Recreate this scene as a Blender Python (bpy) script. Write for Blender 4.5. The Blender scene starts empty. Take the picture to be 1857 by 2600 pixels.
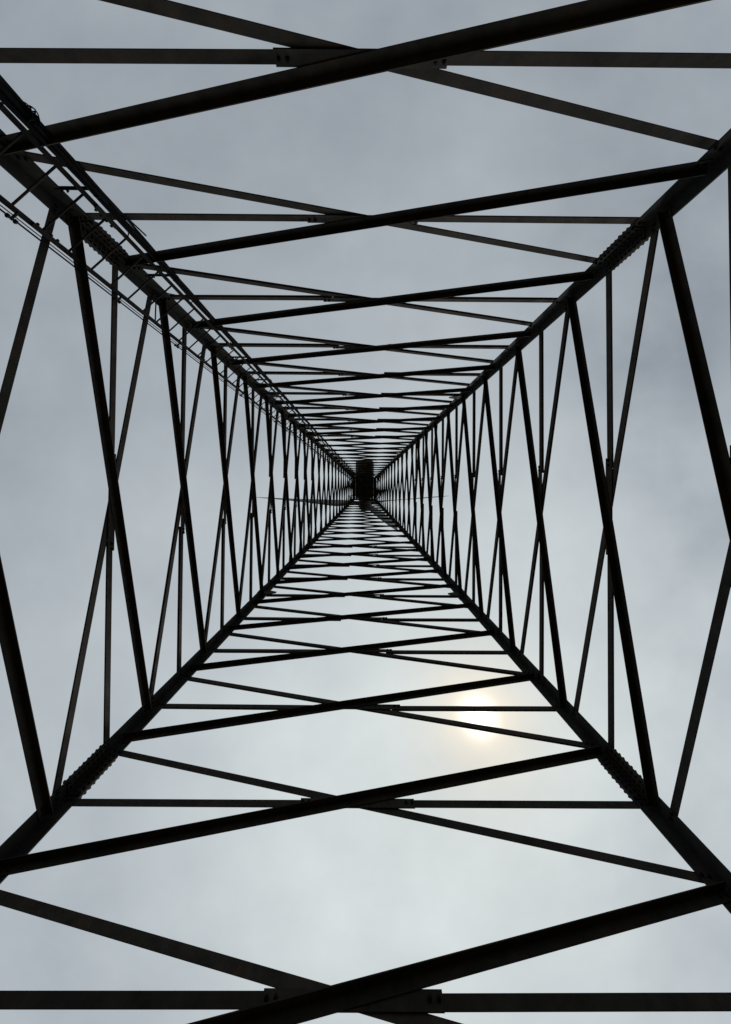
import bpy, bmesh, math, random
from mathutils import Vector, Matrix
random.seed(7)
scene = bpy.context.scene
D = bpy.data
R = math.radians

# ------------------------------------------------------------------ camera
CAMZ = 1.5                       # eye height above the ground
A0, TAPER = 3.0, 0.06            # half width of the tower at eye height, taper per metre
RX, RY, RZ = 0.01586601, -0.00179264, -0.00889512
CX, CY = 0.0461, 0.2012

def W(x, y, h):
    """plan x (photo right), y (photo up), height above the eye -> world"""
    return Vector((x, -y, h + CAMZ))

def half(h):
    return A0 - TAPER * h

def rot(rx, ry, rz):
    return (Matrix.Rotation(rz, 3, 'Z') @ Matrix.Rotation(ry, 3, 'Y') @ Matrix.Rotation(rx, 3, 'X'))

Rm = rot(RX, RY, RZ)
def flip(v): return Vector((v[0], -v[1], v[2]))
right, up, fwd = flip(Rm[0]), flip(Rm[1]), flip(Rm[2])
cam_data = D.cameras.new('camera')
cam = D.objects.new('camera', cam_data)
scene.collection.objects.link(cam)
m = Matrix.Identity(4)
for i in range(3):
    m[i][0], m[i][1], m[i][2] = right[i], up[i], -fwd[i]
m.translation = W(CX, CY, 0)
cam.matrix_world = m
cam_data.sensor_fit = 'VERTICAL'
cam_data.sensor_height = 36.0
cam_data.lens = 880.0 / 2600.0 * 36.0
cam_data.shift_y = -79.0 / 2600.0
cam_data.shift_x = -0.5 / 2600.0
cam_data.clip_start = 0.05
cam_data.clip_end = 5000
scene.camera = cam

# ------------------------------------------------------------------ sky and sun
sun_dir = (right * 0.324 + up * -0.678 + fwd).normalized()
world = D.worlds.new('World')
scene.world = world
world.use_nodes = True
nt = world.node_tree
nt.nodes.clear()
N = nt.nodes.new
L = nt.links.new
def math_node(op, a, b=None):
    n = N('ShaderNodeMath'); n.operation = op
    for i, v in enumerate((a, b)):
        if v is None: continue
        if isinstance(v, (int, float)): n.inputs[i].default_value = v
        else: L(v, n.inputs[i])
    return n.outputs[0]
tc = N('ShaderNodeTexCoord')
nrm = N('ShaderNodeVectorMath'); nrm.operation = 'NORMALIZE'; L(tc.outputs['Generated'], nrm.inputs[0])
dot = N('ShaderNodeVectorMath'); dot.operation = 'DOT_PRODUCT'; L(nrm.outputs[0], dot.inputs[0]); dot.inputs[1].default_value = sun_dir
ang = math_node('ARCCOSINE', math_node('MINIMUM', dot.outputs['Value'], 0.999999))
def lobe(amp, sig, p=1.0):
    q = math_node('DIVIDE', ang, sig)
    if p != 1.0: q = math_node('POWER', q, p)
    return math_node('MULTIPLY', math_node('EXPONENT', math_node('MULTIPLY', q, -1.0)), amp)
veil = math_node('ADD', lobe(0.335, R(52), 2.0), 0.385)          # light spread through the overcast
near = lobe(0.06, R(9.0), 1.0)                                   # aureole
core = lobe(2.6, R(1.35), 1.6)                                    # the veiled sun itself
# clouds, on a layer overhead
sep = N('ShaderNodeSeparateXYZ'); L(nrm.outputs[0], sep.inputs[0])
zc = math_node('MAXIMUM', sep.outputs['Z'], 0.12)
comb = N('ShaderNodeCombineXYZ')
L(math_node('DIVIDE', sep.outputs['X'], zc), comb.inputs[0]); L(math_node('DIVIDE', sep.outputs['Y'], zc), comb.inputs[1])
def noise(scale, detail, rough, off):
    n = N('ShaderNodeTexNoise'); n.inputs['Scale'].default_value = scale; n.inputs['Detail'].default_value = detail
    n.inputs['Roughness'].default_value = rough
    add = N('ShaderNodeVectorMath'); add.operation = 'ADD'; L(comb.outputs[0], add.inputs[0]); add.inputs[1].default_value = off
    L(add.outputs[0], n.inputs['Vector'])
    return n.outputs['Fac']
n1 = noise(1.6, 5.0, 0.55, (-27.64, 17.29, 12.82))
n2 = noise(0.7, 2.0, 0.5, (-28.56, 30.63, 37.4))
cl = math_node('ADD', math_node('MULTIPLY', math_node('SUBTRACT', n1, 0.5), 0.60), math_node('MULTIPLY', math_node('SUBTRACT', n2, 0.5), -0.42))
n3 = noise(4.2, 6.0, 0.55, (5.2, 1.1, 7.7))
cl = math_node('ADD', cl, math_node('MULTIPLY', math_node('SUBTRACT', n3, 0.5), 0.15))
# heavier cloud banks drifting on one side of the sky
def bank(rt, upv, strength, sigma, warp):
    d_ = (right * rt + up * upv + fwd).normalized()
    dd = N('ShaderNodeVectorMath'); dd.operation = 'DOT_PRODUCT'; L(nrm.outputs[0], dd.inputs[0]); dd.inputs[1].default_value = d_
    a_ = math_node('ARCCOSINE', math_node('MINIMUM', dd.outputs['Value'], 0.999999))
    a_ = math_node('MULTIPLY', a_, math_node('ADD', math_node('MULTIPLY', math_node('SUBTRACT', n1, 0.5), warp), 1.0))
    a_ = math_node('ADD', a_, math_node('MULTIPLY', math_node('SUBTRACT', n3, 0.5), 0.10))
    q = math_node('POWER', math_node('DIVIDE', math_node('MAXIMUM', a_, 0.0), sigma), 2.0)
    return math_node('MULTIPLY', math_node('EXPONENT', math_node('MULTIPLY', q, -1.0)), -strength)
for args in ((1.06, 0.46, 0.20, R(8), 1.6), (0.72, 0.70, 0.05, R(8), 1.8), (1.04, -0.10, 0.12, R(4), 1.6), (1.25, -0.7, 0.10, R(9), 1.5)):
    cl = math_node('ADD', cl, bank(*args))
cloud = math_node('ADD', cl, 1.005)
lum = math_node('MULTIPLY', math_node('ADD', veil, near), cloud)
colr = N('ShaderNodeMix'); colr.data_type = 'RGBA'
colr.inputs['A'].default_value = (0.89, 1.0, 1.12, 1); colr.inputs['B'].default_value = (0.92, 1.0, 1.005, 1)
mr = N('ShaderNodeMapRange'); mr.inputs['From Min'].default_value = 0.33; mr.inputs['From Max'].default_value = 0.72
L(lum, mr.inputs['Value']); L(mr.outputs[0], colr.inputs['Factor'])
sc1 = N('ShaderNodeVectorMath'); sc1.operation = 'SCALE'; L(colr.outputs['Result'], sc1.inputs[0]); L(lum, sc1.inputs['Scale'])
warm = N('ShaderNodeVectorMath'); warm.operation = 'SCALE'; warm.inputs[0].default_value = (1.0, 0.97, 0.90)
L(core, warm.inputs['Scale'])
halo = N('ShaderNodeVectorMath'); halo.operation = 'SCALE'; halo.inputs[0].default_value = (1.0, 0.56, 0.05)
L(lobe(0.42, R(5.4), 1.4), halo.inputs['Scale'])
add1 = N('ShaderNodeVectorMath'); add1.operation = 'ADD'; L(sc1.outputs[0], add1.inputs[0]); L(halo.outputs[0], add1.inputs[1])
tot = N('ShaderNodeVectorMath'); tot.operation = 'ADD'; L(add1.outputs[0], tot.inputs[0]); L(warm.outputs[0], tot.inputs[1])
bg = N('ShaderNodeBackground'); L(tot.outputs[0], bg.inputs['Color']); bg.inputs['Strength'].default_value = 1.0
# a little clear-sky light filters through the cloud
sky = N('ShaderNodeTexSky'); sky.sky_type = 'NISHITA'; sky.sun_disc = False
el = math.asin(sun_dir.z)
sky.sun_elevation = el
sky.sun_rotation = math.atan2(sun_dir.x, sun_dir.y)
bg2 = N('ShaderNodeBackground'); L(sky.outputs[0], bg2.inputs['Color']); bg2.inputs['Strength'].default_value = 0.05
mixs = N('ShaderNodeMixShader'); mixs.inputs[0].default_value = 0.06
L(bg.outputs[0], mixs.inputs[1]); L(bg2.outputs[0], mixs.inputs[2])
out = N('ShaderNodeOutputWorld'); L(mixs.outputs[0], out.inputs['Surface'])

sd = D.lights.new('sun', 'SUN'); sd.energy = 0.8; sd.angle = R(10); sd.color = (1.0, 0.95, 0.87)
sun = D.objects.new('sun', sd); scene.collection.objects.link(sun)
sun.rotation_euler = (-sun_dir).to_track_quat('-Z', 'Y').to_euler()
sun.location = (0, 0, 60)

vs = scene.view_settings
vs.view_transform = 'Standard'; vs.look = 'None'; vs.exposure = 0.0; vs.gamma = 1.0; vs.use_curve_mapping = False

# ------------------------------------------------------------------ materials
def mat(name, c1, c2, rough=0.65, spec=0.2, scale=6.0, metal=0.0, streak=1.0, bump=0.0, rusty=0.0):
    mt = D.materials.new(name); mt.use_nodes = True
    t = mt.node_tree; b = t.nodes['Principled BSDF']
    tcn = t.nodes.new('ShaderNodeTexCoord'); mp = t.nodes.new('ShaderNodeMapping')
    mp.inputs['Scale'].default_value = (1, 1, streak)
    t.links.new(tcn.outputs['Object'], mp.inputs['Vector'])
    nz = t.nodes.new('ShaderNodeTexNoise'); nz.inputs['Scale'].default_value = scale; nz.inputs['Detail'].default_value = 7; nz.inputs['Roughness'].default_value = 0.65
    t.links.new(mp.outputs[0], nz.inputs['Vector'])
    cr = t.nodes.new('ShaderNodeValToRGB')
    cr.color_ramp.elements[0].position = 0.34; cr.color_ramp.elements[0].color = (*c1, 1)
    cr.color_ramp.elements[1].position = 0.68; cr.color_ramp.elements[1].color = (*c2, 1)
    t.links.new(nz.outputs['Fac'], cr.inputs[0])
    oi = t.nodes.new('ShaderNodeObjectInfo')            # every member has weathered a little differently
    mr_ = t.nodes.new('ShaderNodeMapRange'); mr_.inputs['To Min'].default_value = 0.68; mr_.inputs['To Max'].default_value = 1.35
    t.links.new(oi.outputs['Random'], mr_.inputs['Value'])
    rust = t.nodes.new('ShaderNodeTexNoise'); rust.inputs['Scale'].default_value = scale * 0.35; rust.inputs['Detail'].default_value = 5; rust.inputs['Roughness'].default_value = 0.7
    t.links.new(tcn.outputs['Object'], rust.inputs['Vector'])
    rm = t.nodes.new('ShaderNodeMapRange'); rm.inputs['From Min'].default_value = 0.52; rm.inputs['From Max'].default_value = 0.72; rm.inputs['To Max'].default_value = rusty
    t.links.new(rust.outputs['Fac'], rm.inputs['Value'])
    mixr = t.nodes.new('ShaderNodeMix'); mixr.data_type = 'RGBA'; mixr.inputs['B'].default_value = (c2[0] * 1.5, c2[1] * 1.0, c2[2] * 0.7, 1)
    t.links.new(rm.outputs[0], mixr.inputs['Factor']); t.links.new(cr.outputs[0], mixr.inputs['A'])
    vm = t.nodes.new('ShaderNodeVectorMath'); vm.operation = 'SCALE'
    t.links.new(mixr.outputs['Result'], vm.inputs[0]); t.links.new(mr_.outputs[0], vm.inputs['Scale'])
    t.links.new(vm.outputs[0], b.inputs['Base Color'])
    b.inputs['Roughness'].default_value = rough; b.inputs['Specular IOR Level'].default_value = spec; b.inputs['Metallic'].default_value = metal
    if bump:
        bp = t.nodes.new('ShaderNodeBump'); bp.inputs['Strength'].default_value = bump; bp.inputs['Distance'].default_value = 0.02
        t.links.new(nz.outputs['Fac'], bp.inputs['Height']); t.links.new(bp.outputs[0], b.inputs['Normal'])
    return mt
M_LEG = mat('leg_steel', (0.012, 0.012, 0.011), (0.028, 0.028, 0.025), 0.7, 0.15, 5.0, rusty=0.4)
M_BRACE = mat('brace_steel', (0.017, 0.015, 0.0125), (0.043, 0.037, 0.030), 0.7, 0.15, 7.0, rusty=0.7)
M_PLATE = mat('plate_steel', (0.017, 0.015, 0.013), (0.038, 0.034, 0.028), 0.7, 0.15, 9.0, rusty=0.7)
M_BOLT = mat('bolt_steel', (0.009, 0.0085, 0.008), (0.018, 0.017, 0.015), 0.75, 0.08, 20.0)
M_RUNG = mat('rung_steel', (0.018, 0.0175, 0.0175), (0.036, 0.034, 0.032), 0.8, 0.06, 9.0)
M_LADDER = mat('ladder_steel', (0.009, 0.009, 0.0095), (0.019, 0.018, 0.017), 0.8, 0.05, 9.0)
M_CABLE = mat('cable_rubber', (0.005, 0.005, 0.0055), (0.011, 0.011, 0.0115), 0.85, 0.06, 15.0)
M_PAINT = mat('turbine_paint', (0.14, 0.146, 0.146), (0.22, 0.22, 0.218), 0.5, 0.3, 2.0)
M_GRATE = mat('platform_steel', (0.020, 0.020, 0.020), (0.040, 0.038, 0.036), 0.75, 0.15, 8.0)
M_GROUND = mat('dry_ground', (0.055, 0.048, 0.030), (0.12, 0.10, 0.062), 0.95, 0.05, 1.2, bump=0.6)

# ------------------------------------------------------------------ helpers
col = scene.collection
def link(name, me, material, parent=None):
    o = D.objects.new(name, me); col.objects.link(o)
    if material is not None and not me.materials: me.materials.append(material)
    if parent is not None: o.parent = parent
    return o
def empty(name, label=None, cat=None, loc=(0, 0, 0)):
    o = D.objects.new(name, None); col.objects.link(o); o.location = loc; o.empty_display_size = 0.3
    if label: o['label'] = label; o['category'] = cat
    return o
def tag(o, label, cat, group=None):
    o['label'] = label; o['category'] = cat
    if group: o['group'] = group
    return o
def finish(bm, name, smooth=False):
    bmesh.ops.recalc_face_normals(bm, faces=bm.faces)
    me = D.meshes.new(name); bm.to_mesh(me); bm.free()
    if smooth:
        for p in me.polygons: p.use_smooth = True
    return me
def sweep(bm, p0, p1, e1, e2, prof, q0=None, q1=None):
    """prism of the closed profile [(u,v)...] in the frame (e1,e2) from p0 to p1"""
    r0 = [bm.verts.new(p0 + e1 * u + e2 * v) for u, v in prof]
    r1 = [bm.verts.new(p1 + e1 * u + e2 * v) for u, v in prof]
    n = len(prof)
    for i in range(n):
        bm.faces.new((r0[i], r0[(i + 1) % n], r1[(i + 1) % n], r1[i]))
    bm.faces.new(r0); bm.faces.new(list(reversed(r1)))
def angle_prof(w, t):
    return [(0, 0), (w, 0), (w, t), (t, t), (t, w), (0, w)]
def tube(bm, pts, r, seg=8, closed=False):
    rings = []
    n = len(pts)
    for i, p in enumerate(pts):
        a = pts[(i - 1) % n] if (closed or i > 0) else p
        b = pts[(i + 1) % n] if (closed or i < n - 1) else p
        d = (b - a).normalized()
        u = d.orthogonal().normalized() if i == 0 else (u - d * u.dot(d)).normalized()
        v = d.cross(u)
        rings.append([bm.verts.new(p + (u * math.cos(2 * math.pi * k / seg) + v * math.sin(2 * math.pi * k / seg)) * r) for k in range(seg)])
    m_ = n if closed else n - 1
    for i in range(m_):
        for k in range(seg):
            bm.faces.new((rings[i][k], rings[i][(k + 1) % seg], rings[(i + 1) % n][(k + 1) % seg], rings[(i + 1) % n][k]))
    if not closed:
        bm.faces.new(rings[0]); bm.faces.new(list(reversed(rings[-1])))
def box(bm, c, ex, ey, ez):
    """box about c with half-extent vectors"""
    vs_ = [bm.verts.new(c + ex * sx + ey * sy + ez * sz) for sx in (-1, 1) for sy in (-1, 1) for sz in (-1, 1)]
    for f in ((0, 1, 3, 2), (4, 6, 7, 5), (0, 4, 5, 1), (2, 3, 7, 6), (0, 2, 6, 4), (1, 5, 7, 3)):
        bm.faces.new([vs_[i] for i in f])
def bolt(bm, c, n, r=0.014, hgt=0.014, stud=0.0):
    """hexagonal head on point c along n, optional threaded end"""
    u = n.orthogonal().normalized(); v = n.cross(u)
    def cyl(r_, h0, h1, seg):
        a = [bm.verts.new(c + n * h0 + (u * math.cos(2 * math.pi * k / seg) + v * math.sin(2 * math.pi * k / seg)) * r_) for k in range(seg)]
        b = [bm.verts.new(c + n * h1 + (u * math.cos(2 * math.pi * k / seg) + v * math.sin(2 * math.pi * k / seg)) * r_) for k in range(seg)]
        for k in range(seg): bm.faces.new((a[k], a[(k + 1) % seg], b[(k + 1) % seg], b[k]))
        bm.faces.new(list(reversed(b))); bm.faces.new(a)
    cyl(r, 0, hgt, 6)
    if stud: cyl(r * 0.55, hgt, hgt + stud, 6)

# ------------------------------------------------------------------ ground
bm = bmesh.new()
NG = 40
def gz(x, y):
    r = math.hypot(x, y)
    return 0.0 if r < 8 else 0.25 * math.sin(x * 0.05) * math.cos(y * 0.043) * min(1, (r - 8) / 40)
coords = [-2000, -900, -450, -240, -140, -90] + [-60 + 4 * i for i in range(31)] + [90, 140, 240, 450, 900, 2000]
grid = [[bm.verts.new((x, y, gz(x, y) if max(abs(x), abs(y)) < 100 else 0)) for x in coords] for y in coords]
for j in range(len(coords) - 1):
    for i in range(len(coords) - 1):
        bm.faces.new((grid[j][i], grid[j][i + 1], grid[j + 1][i + 1], grid[j + 1][i]))
g = link('ground', finish(bm, 'ground', True), M_GROUND); g['kind'] = 'structure'

# ------------------------------------------------------------------ levels of the lattice (height above the eye)
TB = [-0.38, 0.87, 2.122, 3.328, 4.637, 6.029, 7.294, 8.61, 9.89]
while len(TB) < 25: TB.append(TB[-1] + 1.302)
LR = [0.10, 1.35, 2.60, 3.857, 5.212, 6.573, 7.95, 9.20]
while len(LR) < 25: LR.append(LR[-1] + 1.302)
H_BOT, H_TOP = -CAMZ, 31.9
LEGW, LEGT = 0.147, 0.014
BW, BT = 0.070, 0.007
LAST_H = 11                     # horizontals stop above this panel (index in the lists)

tower = empty('lattice_tower', 'dark steel lattice tower seen from inside, four legs with crossed braces', 'tower')

# legs: heel outward angle sections
def leg_pt(sx, sy, h, u=0.0, v=0.0):
    """point near the corner leg: u metres in from the heel along x, v along y"""
    a = half(h)
    return W(sx * (a - u), sy * (a - v), h)
legs = {}
for sx, sy in ((-1, 1), (1, 1), (1, -1), (-1, -1)):
    bm = bmesh.new()
    prof = [(0, 0), (LEGW, 0), (LEGW, LEGT), (LEGT, LEGT), (LEGT, LEGW), (0, LEGW)]
    rings = []
    hs = [H_BOT, 4, 10, 17, 24, H_TOP]
    for h in hs: rings.append([bm.verts.new(leg_pt(sx, sy, h, u, v)) for u, v in prof])
    for r0, r1 in zip(rings, rings[1:]):
        for i in range(6): bm.faces.new((r0[i], r0[(i + 1) % 6], r1[(i + 1) % 6], r1[i]))
    bm.faces.new(rings[0]); bm.faces.new(rings[-1])
    legs[sx, sy] = link('leg', finish(bm, 'leg'), M_LEG, tower)
    # foot plate
    bm = bmesh.new()
    c = leg_pt(sx, sy, H_BOT, 0.06, 0.06); c.z = 0.02
    box(bm, c, Vector((0.2, 0, 0)), Vector((0, 0.2, 0)), Vector((0, 0, 0.02)))
    link('base_plate', finish(bm, 'base_plate'), M_PLATE, legs[sx, sy])

# splices of the legs: cover plates on both flanges with rows of bolts
SPLICES = [(3.37, 3.84, 9), (8.36, 8.86, 8), (13.3, 13.75, 7), (18.5, 18.95, 7), (23.7, 24.1, 6)]
for (sx, sy), leg in legs.items():
    for h0, h1, nb in SPLICES:
        for axis in (0, 1):
            bm = bmesh.new()
            for lo, hi in ((LEGT, LEGT + 0.012), (-0.012, 0.0)):
                rr = []
                for h in (h0, h1):
                    q = [(0.028 if lo > 0 else 0.0, lo), (LEGW - 0.004, lo), (LEGW - 0.004, hi), (0.028 if lo > 0 else 0.0, hi)]
                    rr.append([bm.verts.new(leg_pt(sx, sy, h, u, v) if axis == 0 else leg_pt(sx, sy, h, v, u)) for u, v in q])
                for i in range(4): bm.faces.new((rr[0][i], rr[0][(i + 1) % 4], rr[1][(i + 1) % 4], rr[1][i]))
                bm.faces.new(rr[0]); bm.faces.new(rr[1])
            link('splice_plate', finish(bm, 'splice_plate'), M_PLATE, leg)
        bm = bmesh.new()
        inward = {0: Vector((0, sy, 0)), 1: Vector((-sx, 0, 0))}
        for axis in (0, 1):
            n_in = inward[axis]
            for row, uu in enumerate((LEGW - 0.020, 0.072)):
                for i in range(nb):
                    h = h0 + (h1 - h0) * (i + 0.35 + 0.3 * row) / nb
                    for side in (1, -1):
                        v = LEGT + 0.012 if side > 0 else -0.012
                        c = leg_pt(sx, sy, h, uu, v) if axis == 0 else leg_pt(sx, sy, h, v, uu)
                        bolt(bm, c, n_in * side, 0.0145 * random.uniform(0.94, 1.06), 0.015 + random.uniform(-0.002, 0.005))
        o = link('splice_bolts', finish(bm, 'splice_bolts'), M_BOLT, leg); o['kind'] = 'stuff'

# the four faces
def face_frame(face):
    """returns P(s,h,d): s metres along the face from its middle, d metres outward; and the face's directions"""
    def P(s, h, d=0.0):
        a = half(h) + d
        if face == 'T': return W(s, a, h)
        if face == 'B': return W(-s, -a, h)
        if face == 'R': return W(a, -s, h)
        if face == 'L': return W(-a, s, h)
    # s runs clockwise in the photo: along every face the heavy brace climbs towards -s
    n = {'T': Vector((0, -1, TAPER)), 'B': Vector((0, 1, TAPER)), 'R': Vector((1, 0, TAPER)), 'L': Vector((-1, 0, TAPER))}[face].normalized()
    return P, n
bolts = bmesh.new()
def angle_member(name, p0, p1, n_out, side, w=BW, t=BT, off=0.0, mat_=None, parent=tower):
    """angle bar from p0 to p1; heel at the upper edge, one flange down in the face, the other along side*n_out"""
    p0 = p0 + Vector((random.uniform(-1, 1), random.uniform(-1, 1), random.uniform(-1, 1))) * 0.004
    p1 = p1 + Vector((random.uniform(-1, 1), random.uniform(-1, 1), random.uniform(-1, 1))) * 0.004
    ax = (p1 - p0).normalized()
    n = (n_out - ax * n_out.dot(ax)).normalized()
    dn = ax.cross(n).normalized()
    if dn.z > 0: dn = -dn
    e2 = n * side
    sh = e2 * off - dn * (w / 2)
    bm = bmesh.new()
    # profile: u along dn, v along e2
    sweep(bm, p0 + sh, p1 + sh, dn, e2, [(0, 0), (w, 0), (w, t), (t, t), (t, w), (0, w)])
    return link(name, finish(bm, name), mat_ or M_BRACE, parent)

OFFS = {1: (0.09, -0.09), 2: (0.095, -0.09), 3: (0.015, -0.085), 4: (0.04, -0.07), 5: (0.06, -0.02)}
for face, levels in (('T', TB), ('R', LR), ('B', TB), ('L', LR)):
    P, n = face_frame(face)
    nodes = [levels[0] - 0.62] + [(a + b) / 2 for a, b in zip(levels, levels[1:])] + [levels[-1] + 0.62]
    if levels is LR: nodes = [nodes[0]] + [x + 0.0 for x in nodes[1:]]
    for k, h in enumerate(levels):
        lo, hi = nodes[k], min(nodes[k + 1], H_TOP - 0.15)
        w = BW if k < 8 else 0.075
        e = 0.045
        d_lo, d_hi = OFFS.get(k, (0.04, -0.03)) if levels is TB else (0.035, -0.09)
        if k >= 8: d_lo, d_hi = 0.05, -0.03
        lo += d_lo; hi += d_hi
        # heavy looking brace on the inner side: low end at +s, high end at -s
        p0 = P(half(lo) - e, lo); p1 = P(-(half(hi) - e), hi)
        angle_member('diagonal_brace', p0, p1, n, -1, w, BT, LEGT + 0.001)
        # outer brace: low end at -s, high end at +s
        q0 = P(-(half(lo) - e), lo); q1 = P(half(hi) - e, hi)
        angle_member('diagonal_brace', q0, q1, n, 1, w, BT, 0.001)
        for pe, po, d in ((p0, p1, -1), (p1, p0, -1), (q0, q1, 1), (q1, q0, 1)):
            ax = (po - pe).normalized()
            for dd in (0.035, 0.085):
                c = pe + ax * dd - n * (LEGT + 0.008 if d < 0 else LEGT)
                bolt(bolts, c, -n, 0.014, 0.014, 0.010)
        if k <= LAST_H:
            a = half(h)
            gap, pl = 0.43, 0.54
            for sgn in (-1, 1):
                z0 = h + (0.012 if sgn < 0 else -0.004)
                angle_member('horizontal_brace', P(sgn * (a - 0.05), z0), P(sgn * gap, h), n, 1, w, BT, 0.001)
                for dd in (gap + 0.03, gap + 0.085):
                    bolt(bolts, P(sgn * dd, h - 0.004, -LEGT), -n, 0.014, 0.013, 0.012)
                for dd in (0.09, 0.045):
                    bolt(bolts, P(sgn * (a - 0.02 - dd), h, -LEGT), -n, 0.014, 0.013, 0.010)
            bm = bmesh.new()
            x = (P(1, h) - P(-1, h)).normalized()
            up_ = n.cross(x).normalized()
            if up_.z < 0: up_ = -up_
            box(bm, P(0, h - 0.006) - n * (LEGT / 2 + 0.0015), x * pl, n * (LEGT / 2 - 0.002), up_ * 0.044)
            link('joint_plate', finish(bm, 'joint_plate'), M_PLATE, tower)
        # corner gusset where a section of the tower ends
        if levels is TB and k == 7:
            a = half(h)
            for sgn in (-1, 1):
                bm = bmesh.new()
                x = (P(1, h) - P(-1, h)).normalized() * -sgn
                up_ = n.cross(x).normalized()
                if up_.z < 0: up_ = -up_
                c = P(sgn * (a - 0.02), h) - n * (LEGT + 0.030)
                prof = [(0, -0.13), (0.22, -0.10), (0.34, -0.04), (0.34, 0.045), (0.20, 0.11), (0, 0.13)]
                r0 = [bm.verts.new(c + x * u + up_ * v - n * 0.005) for u, v in prof]
                r1 = [bm.verts.new(c + x * u + up_ * v + n * 0.005) for u, v in prof]
                for i in range(6): bm.faces.new((r0[i], r0[(i + 1) % 6], r1[(i + 1) % 6], r1[i]))
                bm.faces.new(r0); bm.faces.new(r1)
                link('corner_gusset', finish(bm, 'corner_gusset'), M_PLATE, tower)
    # top ring beam of the face
    a = half(H_TOP - 0.1)
    angle_member('top_beam', P(-(a - 0.02), H_TOP - 0.1), P(a - 0.02, H_TOP - 0.1), n, -1, 0.12, 0.01, LEGT + 0.001, M_LEG)
o = link('brace_bolts', finish(bolts, 'brace_bolts'), M_BOLT, tower); o['kind'] = 'stuff'

# ------------------------------------------------------------------ ladder up the corner leg (photo top left)
def corner(h, u, v):
    return leg_pt(-1, 1, h, u, v)
LAD_R, LAD_L = (0.40, 0.09), (0.035, 0.43)
tdir = (W(-0.08, 0.37 * -1, 0) - W(-0.40, -0.09, 0)).normalized()
tdir = (corner(0, *LAD_L) - corner(0, *LAD_R)).normalized()         # along the rungs
zdir = (corner(20, 0.2, 0.2) - corner(0, 0.2, 0.2)).normalized()
rdir = zdir.cross(tdir).normalized()                                # towards / away from the leg
if rdir.dot(corner(0, 0, 0) - corner(0, 0.3, 0.3)) < 0: rdir = -rdir
ladder = empty('access_ladder', 'slim dark steel ladder with thin rungs in front of the upper left leg', 'ladder')
LH0, LH1 = -1.35, 31.2
for uv, s in ((LAD_R, 1), (LAD_L, -1)):
    bm = bmesh.new()
    p0, p1 = corner(LH0, *uv), corner(LH1, *uv)
    w = 0.042
    sweep(bm, p0 - tdir * s * w / 2, p1 - tdir * s * w / 2, tdir * s, rdir, [(0, 0), (w, 0), (w, 0.03), (w - 0.005, 0.03), (w - 0.005, 0.005), (0, 0.005)])
    rail = link('rail', finish(bm, 'rail'), M_LADDER, ladder)
    bm = bmesh.new()
    h = 0.62 if s > 0 else 0.42
    while h < 28:
        box(bm, corner(h, *uv) - rdir * 0.008 + tdir * s * 0.004, tdir * 0.021, rdir * 0.005, zdir * 0.12)
        for i in range(4):
            c = corner(h - 0.09 + 0.06 * i, *uv)
            bolt(bm, c + tdir * s * 0.022, tdir * s, 0.012, 0.016, 0.004)
        h += 2.6
    o = link('rail_joint', finish(bm, 'rail_joint'), M_BOLT, rail); o['kind'] = 'stuff'
h = -1.26
while h < LH1:
    bm = bmesh.new()
    tube(bm, [corner(h, *LAD_R) + rdir * 0.012, corner(h, *LAD_L) + rdir * 0.012], 0.0095, 8)
    link('rung', finish(bm, 'rung', True), M_RUNG, ladder)
    h += 0.25
# stand-off brackets from the leg to the ladder rails
h = 1.9
while h < 31:
    for uv, leguv in ((LAD_R, (0.13, 0.02)), (LAD_L, (0.02, 0.13))):
        bm = bmesh.new()
        p0, p1 = corner(h, *leguv), corner(h, *uv) + rdir * 0.03
        d = (p1 - p0).normalized()
        sweep(bm, p0, p1, zdir, d.cross(zdir).normalized(), [(-0.010, -0.003), (0.010, -0.003), (0.010, 0.003), (-0.010, 0.003)])
        link('standoff_bracket', finish(bm, 'standoff_bracket'), M_LADDER, ladder)
    h += 2.6

# ------------------------------------------------------------------ power cables beside the ladder
CAB = (0.465, 0.035)
cables = empty('power_cable_run', 'thick black cable bundle running up beside the right rail of the ladder', 'cable')
STRANDS = ((-0.030, 0.004, 0.014, 31.0), (-0.008, -0.006, 0.015, 31.0), (0.016, 0.004, 0.014, 31.0), (0.034, -0.008, 0.011, 31.0),
           (0.004, 0.024, 0.017, 3.12), (-0.020, 0.030, 0.016, 2.75), (0.030, 0.026, 0.013, 3.3))
for i, (ot, orr, r, top) in enumerate(STRANDS):
    bm = bmesh.new()
    pts = []
    h = -1.3
    while h <= top:
        wob = 0.005 * math.sin(h * 2.3 + i * 2.1) + 0.003 * math.sin(h * 5.1 + i)
        spread = 1.0 + 0.5 * max(0.0, min(1.0, (3.0 - h) / 1.0)) - 0.25 * max(0.0, min(1.0, (h - 3.2) / 2.0))
        q_ = corner(h, *CAB) - tdir * (ot * spread + wob) - rdir * (orr + wob)
        if h > 27.2:                                   # the run leaves the leg and swings in to the middle of the platform
            f_ = min(1.0, (h - 27.2) / 3.8); f_ = f_ * f_ * (3 - 2 * f_)
            q_ = q_.lerp(W(0.25 + ot * 3, 0.15 + orr * 3, h), f_)
        pts.append(q_)
        h += 0.13 if h < 9 else 0.4
    tube(bm, pts, r, 8)
    link('cable', finish(bm, 'cable', True), M_CABLE, cables)
h = 0.74
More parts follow.
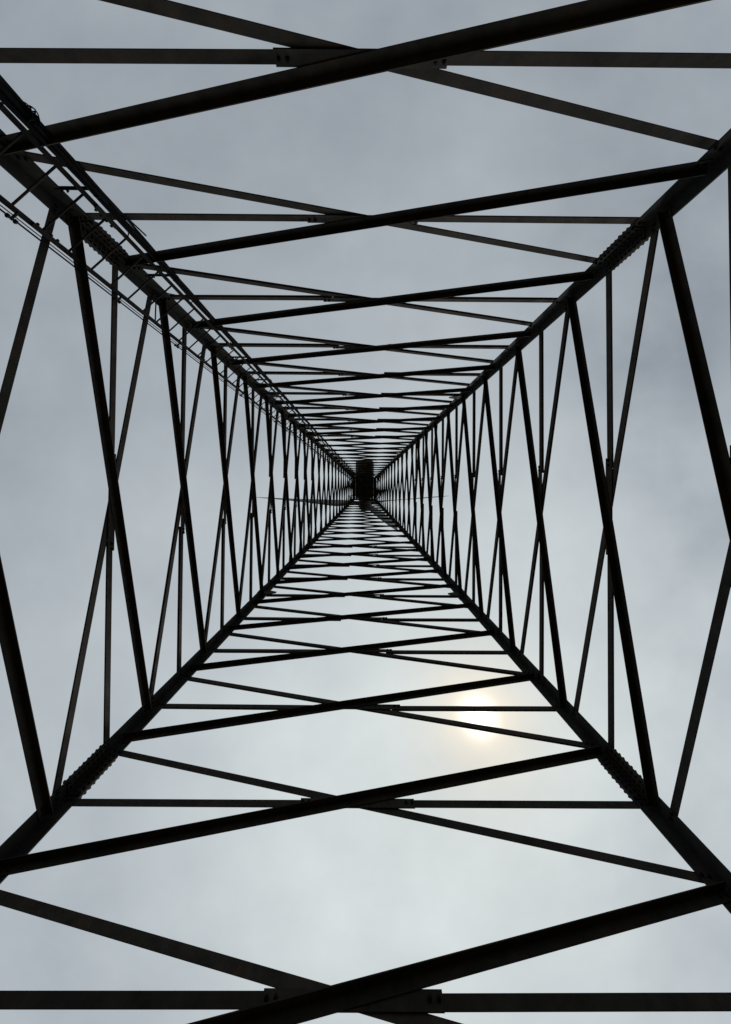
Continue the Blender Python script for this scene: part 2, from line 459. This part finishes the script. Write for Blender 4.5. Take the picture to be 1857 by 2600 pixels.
while h < 30:
    bm = bmesh.new()
    p0, p1 = corner(h, 0.10, -0.010), corner(h, CAB[0] + 0.015, -0.010)
    d = (p1 - p0).normalized()
    sweep(bm, p0, p1, zdir, Vector((0, 1, 0)), [(-0.018, 0), (0.018, 0), (0.018, 0.005), (-0.013, 0.005), (-0.013, 0.03), (-0.018, 0.03)])
    b = link('cable_bracket', finish(bm, 'cable_bracket'), M_LADDER, cables)
    bm = bmesh.new()
    c = corner(h, *CAB)
    ring = [c + Vector((math.cos(t), math.sin(t), 0)) * 0.038 for k, t in enumerate([2 * math.pi * j / 10 for j in range(10)])]
    tube(bm, ring, 0.006, 6, closed=True)
    for q in (0.03, -0.02): bolt(bm, corner(h, 0.17 + q, 0.004), Vector((0, 1, 0)), 0.012, 0.016, 0.012)
    link('clamp', finish(bm, 'clamp'), M_BOLT, b)
    # hook that ties the rail to the cables
    bm = bmesh.new()
    hh = h + 0.45
    a_, b_ = corner(hh, *LAD_R), corner(hh, *CAB)
    mid = (a_ + b_) / 2
    tube(bm, [a_, mid + Vector((0.0, 0, -0.035)), b_ + Vector((0, 0, -0.03)), b_ + (b_ - a_).normalized() * 0.03], 0.006, 6)
    link('cable_hook', finish(bm, 'cable_hook', True), M_BOLT, cables)
    h += 1.15

# thin wire with clips on the other side of the ladder
WIRE = (0.03, 0.51)
wire = empty('thin_safety_wire', 'thin steel wire with small clips alongside the left rail of the ladder', 'wire')
for du, dv, r in ((0.0, 0.0, 0.008), (0.014, -0.022, 0.005)):
    bm = bmesh.new(); pts = []; h = -1.3
    while h <= 31:
        sag = 0.012 * math.sin(h * 2.85)
        pts.append(corner(h, WIRE[0] + du, WIRE[1] + dv + (sag if r < 0.005 else 0)))
        h += 0.15 if h < 9 else 0.5
    tube(bm, pts, r, 6)
    link('strand', finish(bm, 'strand', True), M_CABLE, wire)
h = 0.55
while h < 30:
    bm = bmesh.new()
    c = corner(h, *WIRE)
    box(bm, c - tdir * 0.03, tdir * 0.045, rdir * 0.008, zdir * 0.007)
    for q in (-0.03, 0.03):
        bolt(bm, c + zdir * q, tdir, 0.015, 0.016, 0.006); bolt(bm, c + zdir * q, -tdir, 0.013, 0.014)
    link('clip', finish(bm, 'clip'), M_BOLT, wire)
    h += 1.1

# a coil of spare wire hung on the cables
bm = bmesh.new()
for k in range(11):
    cc = corner(2.42 + random.uniform(-0.03, 0.04), 0.51 + random.uniform(-0.014, 0.018), 0.055 + random.uniform(-0.025, 0.02))
    ax = Vector((random.uniform(-0.5, 0.5), random.uniform(-0.4, 0.4), 1)).normalized()
    u = ax.orthogonal().normalized(); v = ax.cross(u); rr = random.uniform(0.028, 0.046)
    tube(bm, [cc + (u * math.cos(t) + v * math.sin(t) * 0.85) * rr + Vector((0, 0, 0.010 * math.sin(2 * t + k))) for t in [2 * math.pi * j / 28 for j in range(28)]], 0.0042, 5, closed=True)
tag(link('wire_coil', finish(bm, 'wire_coil', True), M_CABLE), 'small tangled coil of thin black wire hung on the cable bundle', 'wire')
# loose tail of wire
bm = bmesh.new()
p = corner(3.10, CAB[0] + 0.01, CAB[1])
tube(bm, [p, corner(3.28, CAB[0] + 0.055, CAB[1] - 0.01), corner(3.52, CAB[0] + 0.10, CAB[1] + 0.0)], 0.0085, 6)
tag(link('loose_wire', finish(bm, 'loose_wire', True), M_CABLE), 'short loose wire end sticking out from the cable bundle', 'wire')

# ------------------------------------------------------------------ service platform under the nacelle
plat = empty('service_platform', 'dark square service platform closing the top of the tower', 'platform')
hp = 31.25
ap = half(hp) - 0.09
nb = 9
for i in range(nb):
    bm = bmesh.new()
    x0 = -ap + 2 * ap * (i + 0.03) / nb; x1 = -ap + 2 * ap * (i + 0.97) / nb
    c = W((x0 + x1) / 2, 0, hp)
    box(bm, c, Vector(((x1 - x0) / 2, 0, 0)), Vector((0, ap, 0)), Vector((0, 0, 0.02)))
    link('floor_panel', finish(bm, 'floor_panel'), M_GRATE, plat)
for y in (-ap * 0.6, 0, ap * 0.6):
    bm = bmesh.new()
    box(bm, W(0, y, hp - 0.09), Vector((ap + 0.1, 0, 0)), Vector((0, 0.04, 0)), Vector((0, 0, 0.06)))
    link('joist', finish(bm, 'joist'), M_LEG, plat)

for k in range(8):                                      # kick plates of the catwalk that runs round the tower top
    a0 = math.pi / 4 * k + math.pi / 8; a1 = a0 + math.pi / 4
    bm = bmesh.new()
    rr = 1.62
    p0, p1 = W(rr * math.cos(a0), rr * math.sin(a0), hp + 0.05), W(rr * math.cos(a1), rr * math.sin(a1), hp + 0.05)
    d = (p1 - p0).normalized(); o_ = d.cross(Vector((0, 0, 1)))
    sweep(bm, p0, p1, Vector((0, 0, 1)), o_, [(0, -0.02), (0.09, -0.02), (0.09, 0.02), (0, 0.02)])
    tube(bm, [p0, p0 + Vector((0, 0, 1.0))], 0.022, 6)
    tube(bm, [p0 + Vector((0, 0, 1.0)), p1 + Vector((0, 0, 1.0))], 0.022, 6)
    link('railing', finish(bm, 'railing'), M_GRATE, plat)
# ------------------------------------------------------------------ nacelle
nac = empty('turbine_nacelle', 'dark boxy wind turbine nacelle above the top of the tower', 'nacelle')
def rounded_box(x0, x1, y0, y1, z0, z1, bev, seg=4):
    bm = bmesh.new()
    box(bm, W((x0 + x1) / 2, (y0 + y1) / 2, (z0 + z1) / 2), Vector(((x1 - x0) / 2, 0, 0)), Vector((0, (y1 - y0) / 2, 0)), Vector((0, 0, (z1 - z0) / 2)))
    bmesh.ops.bevel(bm, geom=list(bm.edges), offset=bev, segments=seg, profile=0.5, affect='EDGES')
    return bm
NZ = 32.25
body = link('body', finish(rounded_box(-0.86, 0.86, -0.95, 2.70, NZ, NZ + 1.75, 0.34), 'body', False), M_PAINT, nac)
bm = bmesh.new()
for k in range(7):
    y = 0.95 + k * 0.22
    box(bm, W(0, y, NZ - 0.012), Vector((0.55, 0, 0)), Vector((0, 0.06, 0)), Vector((0, 0, 0.012)))
link('louvre', finish(bm, 'louvre'), M_GRATE, body)
bm = bmesh.new()
tube(bm, [W(0, 0, H_TOP - 0.05), W(0, 0, NZ + 0.1)], 0.78, 32)
link('yaw_ring', finish(bm, 'yaw_ring', False), M_LEG, nac)
bm = bmesh.new()
for s in (-1, 1):
    box(bm, W(s * 0.62, 0.2, H_TOP - 0.02), Vector((0.10, 0, 0)), Vector((0, 1.0, 0)), Vector((0, 0, 0.10)))
link('bed_frame', finish(bm, 'bed_frame'), M_LEG, nac)

# ------------------------------------------------------------------ rotor
TILT = R(4.2)
HUB = (0.02, -1.42, 33.15)
ROT_R = 12.9
rotor = empty('turbine_rotor', 'three bladed wind turbine rotor beyond the tower top', 'rotor')
# rotor frame in plan coordinates: axis points away from the nacelle (photo down) and up by the tilt
def rp(rad, theta, axial, tang=0.0):
    """rad along the blade, tang along the direction of rotation, axial along the shaft"""
    cx, sx = math.cos(theta), math.sin(theta)
    px = rad * cx - tang * sx; pz = rad * sx + tang * cx; py = -axial
    y = py * math.cos(TILT) + pz * math.sin(TILT)
    z = pz * math.cos(TILT) - py * math.sin(TILT)
    return W(HUB[0] + px, HUB[1] + y, HUB[2] + z)
bm = bmesh.new()
rings = []
for ax_, r_ in ((-0.55, 0.50), (-0.45, 0.56), (0.25, 0.56), (0.5, 0.48), (0.68, 0.32), (0.76, 0.12)):
    rings.append([bm.verts.new(rp(r_, 2 * math.pi * k / 24, ax_)) for k in range(24)])
for a_, b_ in zip(rings, rings[1:]):
    for k in range(24): bm.faces.new((a_[k], a_[(k + 1) % 24], b_[(k + 1) % 24], b_[k]))
bm.faces.new(rings[0]); bm.faces.new(rings[-1])
link('hub', finish(bm, 'hub', True), M_PAINT, rotor)
def blade(theta):
    bm = bmesh.new(); rings = []
    stations = [(0.45, 0.36, 1.0, 24), (0.9, 0.40, 0.95, 22), (1.6, 0.95, 0.45, 18), (2.6, 1.42, 0.26, 19), (4.2, 1.30, 0.21, 15), (6.5, 1.08, 0.18, 9), (9.0, 0.82, 0.16, 3), (11.5, 0.50, 0.15, 1), (12.6, 0.22, 0.14, 0), (ROT_R, 0.06, 0.14, 0)]
    for r_, ch, th, tw in stations:
        ring = []
        for k in range(16):
            t = 2 * math.pi * k / 16
            x = math.cos(t); y = math.sin(t)
            blunt = min(1, max(0, (th - 0.2) / 0.75))
            u = x * 0.5 * ch + ch * 0.16 * (1 - blunt)
            v = y * 0.5 * ch * th * (1 - (1 - blunt) * 0.55 * (x * -0.5 + 0.5) * -1 * -1)
            tr = R(tw)
            ring.append(bm.verts.new(rp(r_, theta, u * math.sin(tr) + v * math.cos(tr) + 0.02 * r_ * 0.0, u * math.cos(tr) - v * math.sin(tr))))
        rings.append(ring)
    for a_, b_ in zip(rings, rings[1:]):
        for k in range(16): bm.faces.new((a_[k], a_[(k + 1) % 16], b_[(k + 1) % 16], b_[k]))
    bm.faces.new(rings[0]); bm.faces.new(rings[-1])
    return link('blade', finish(bm, 'blade', True), M_PAINT, rotor)
TH0 = R(38.5)
for k in range(3): blade(TH0 + k * 2 * math.pi / 3)
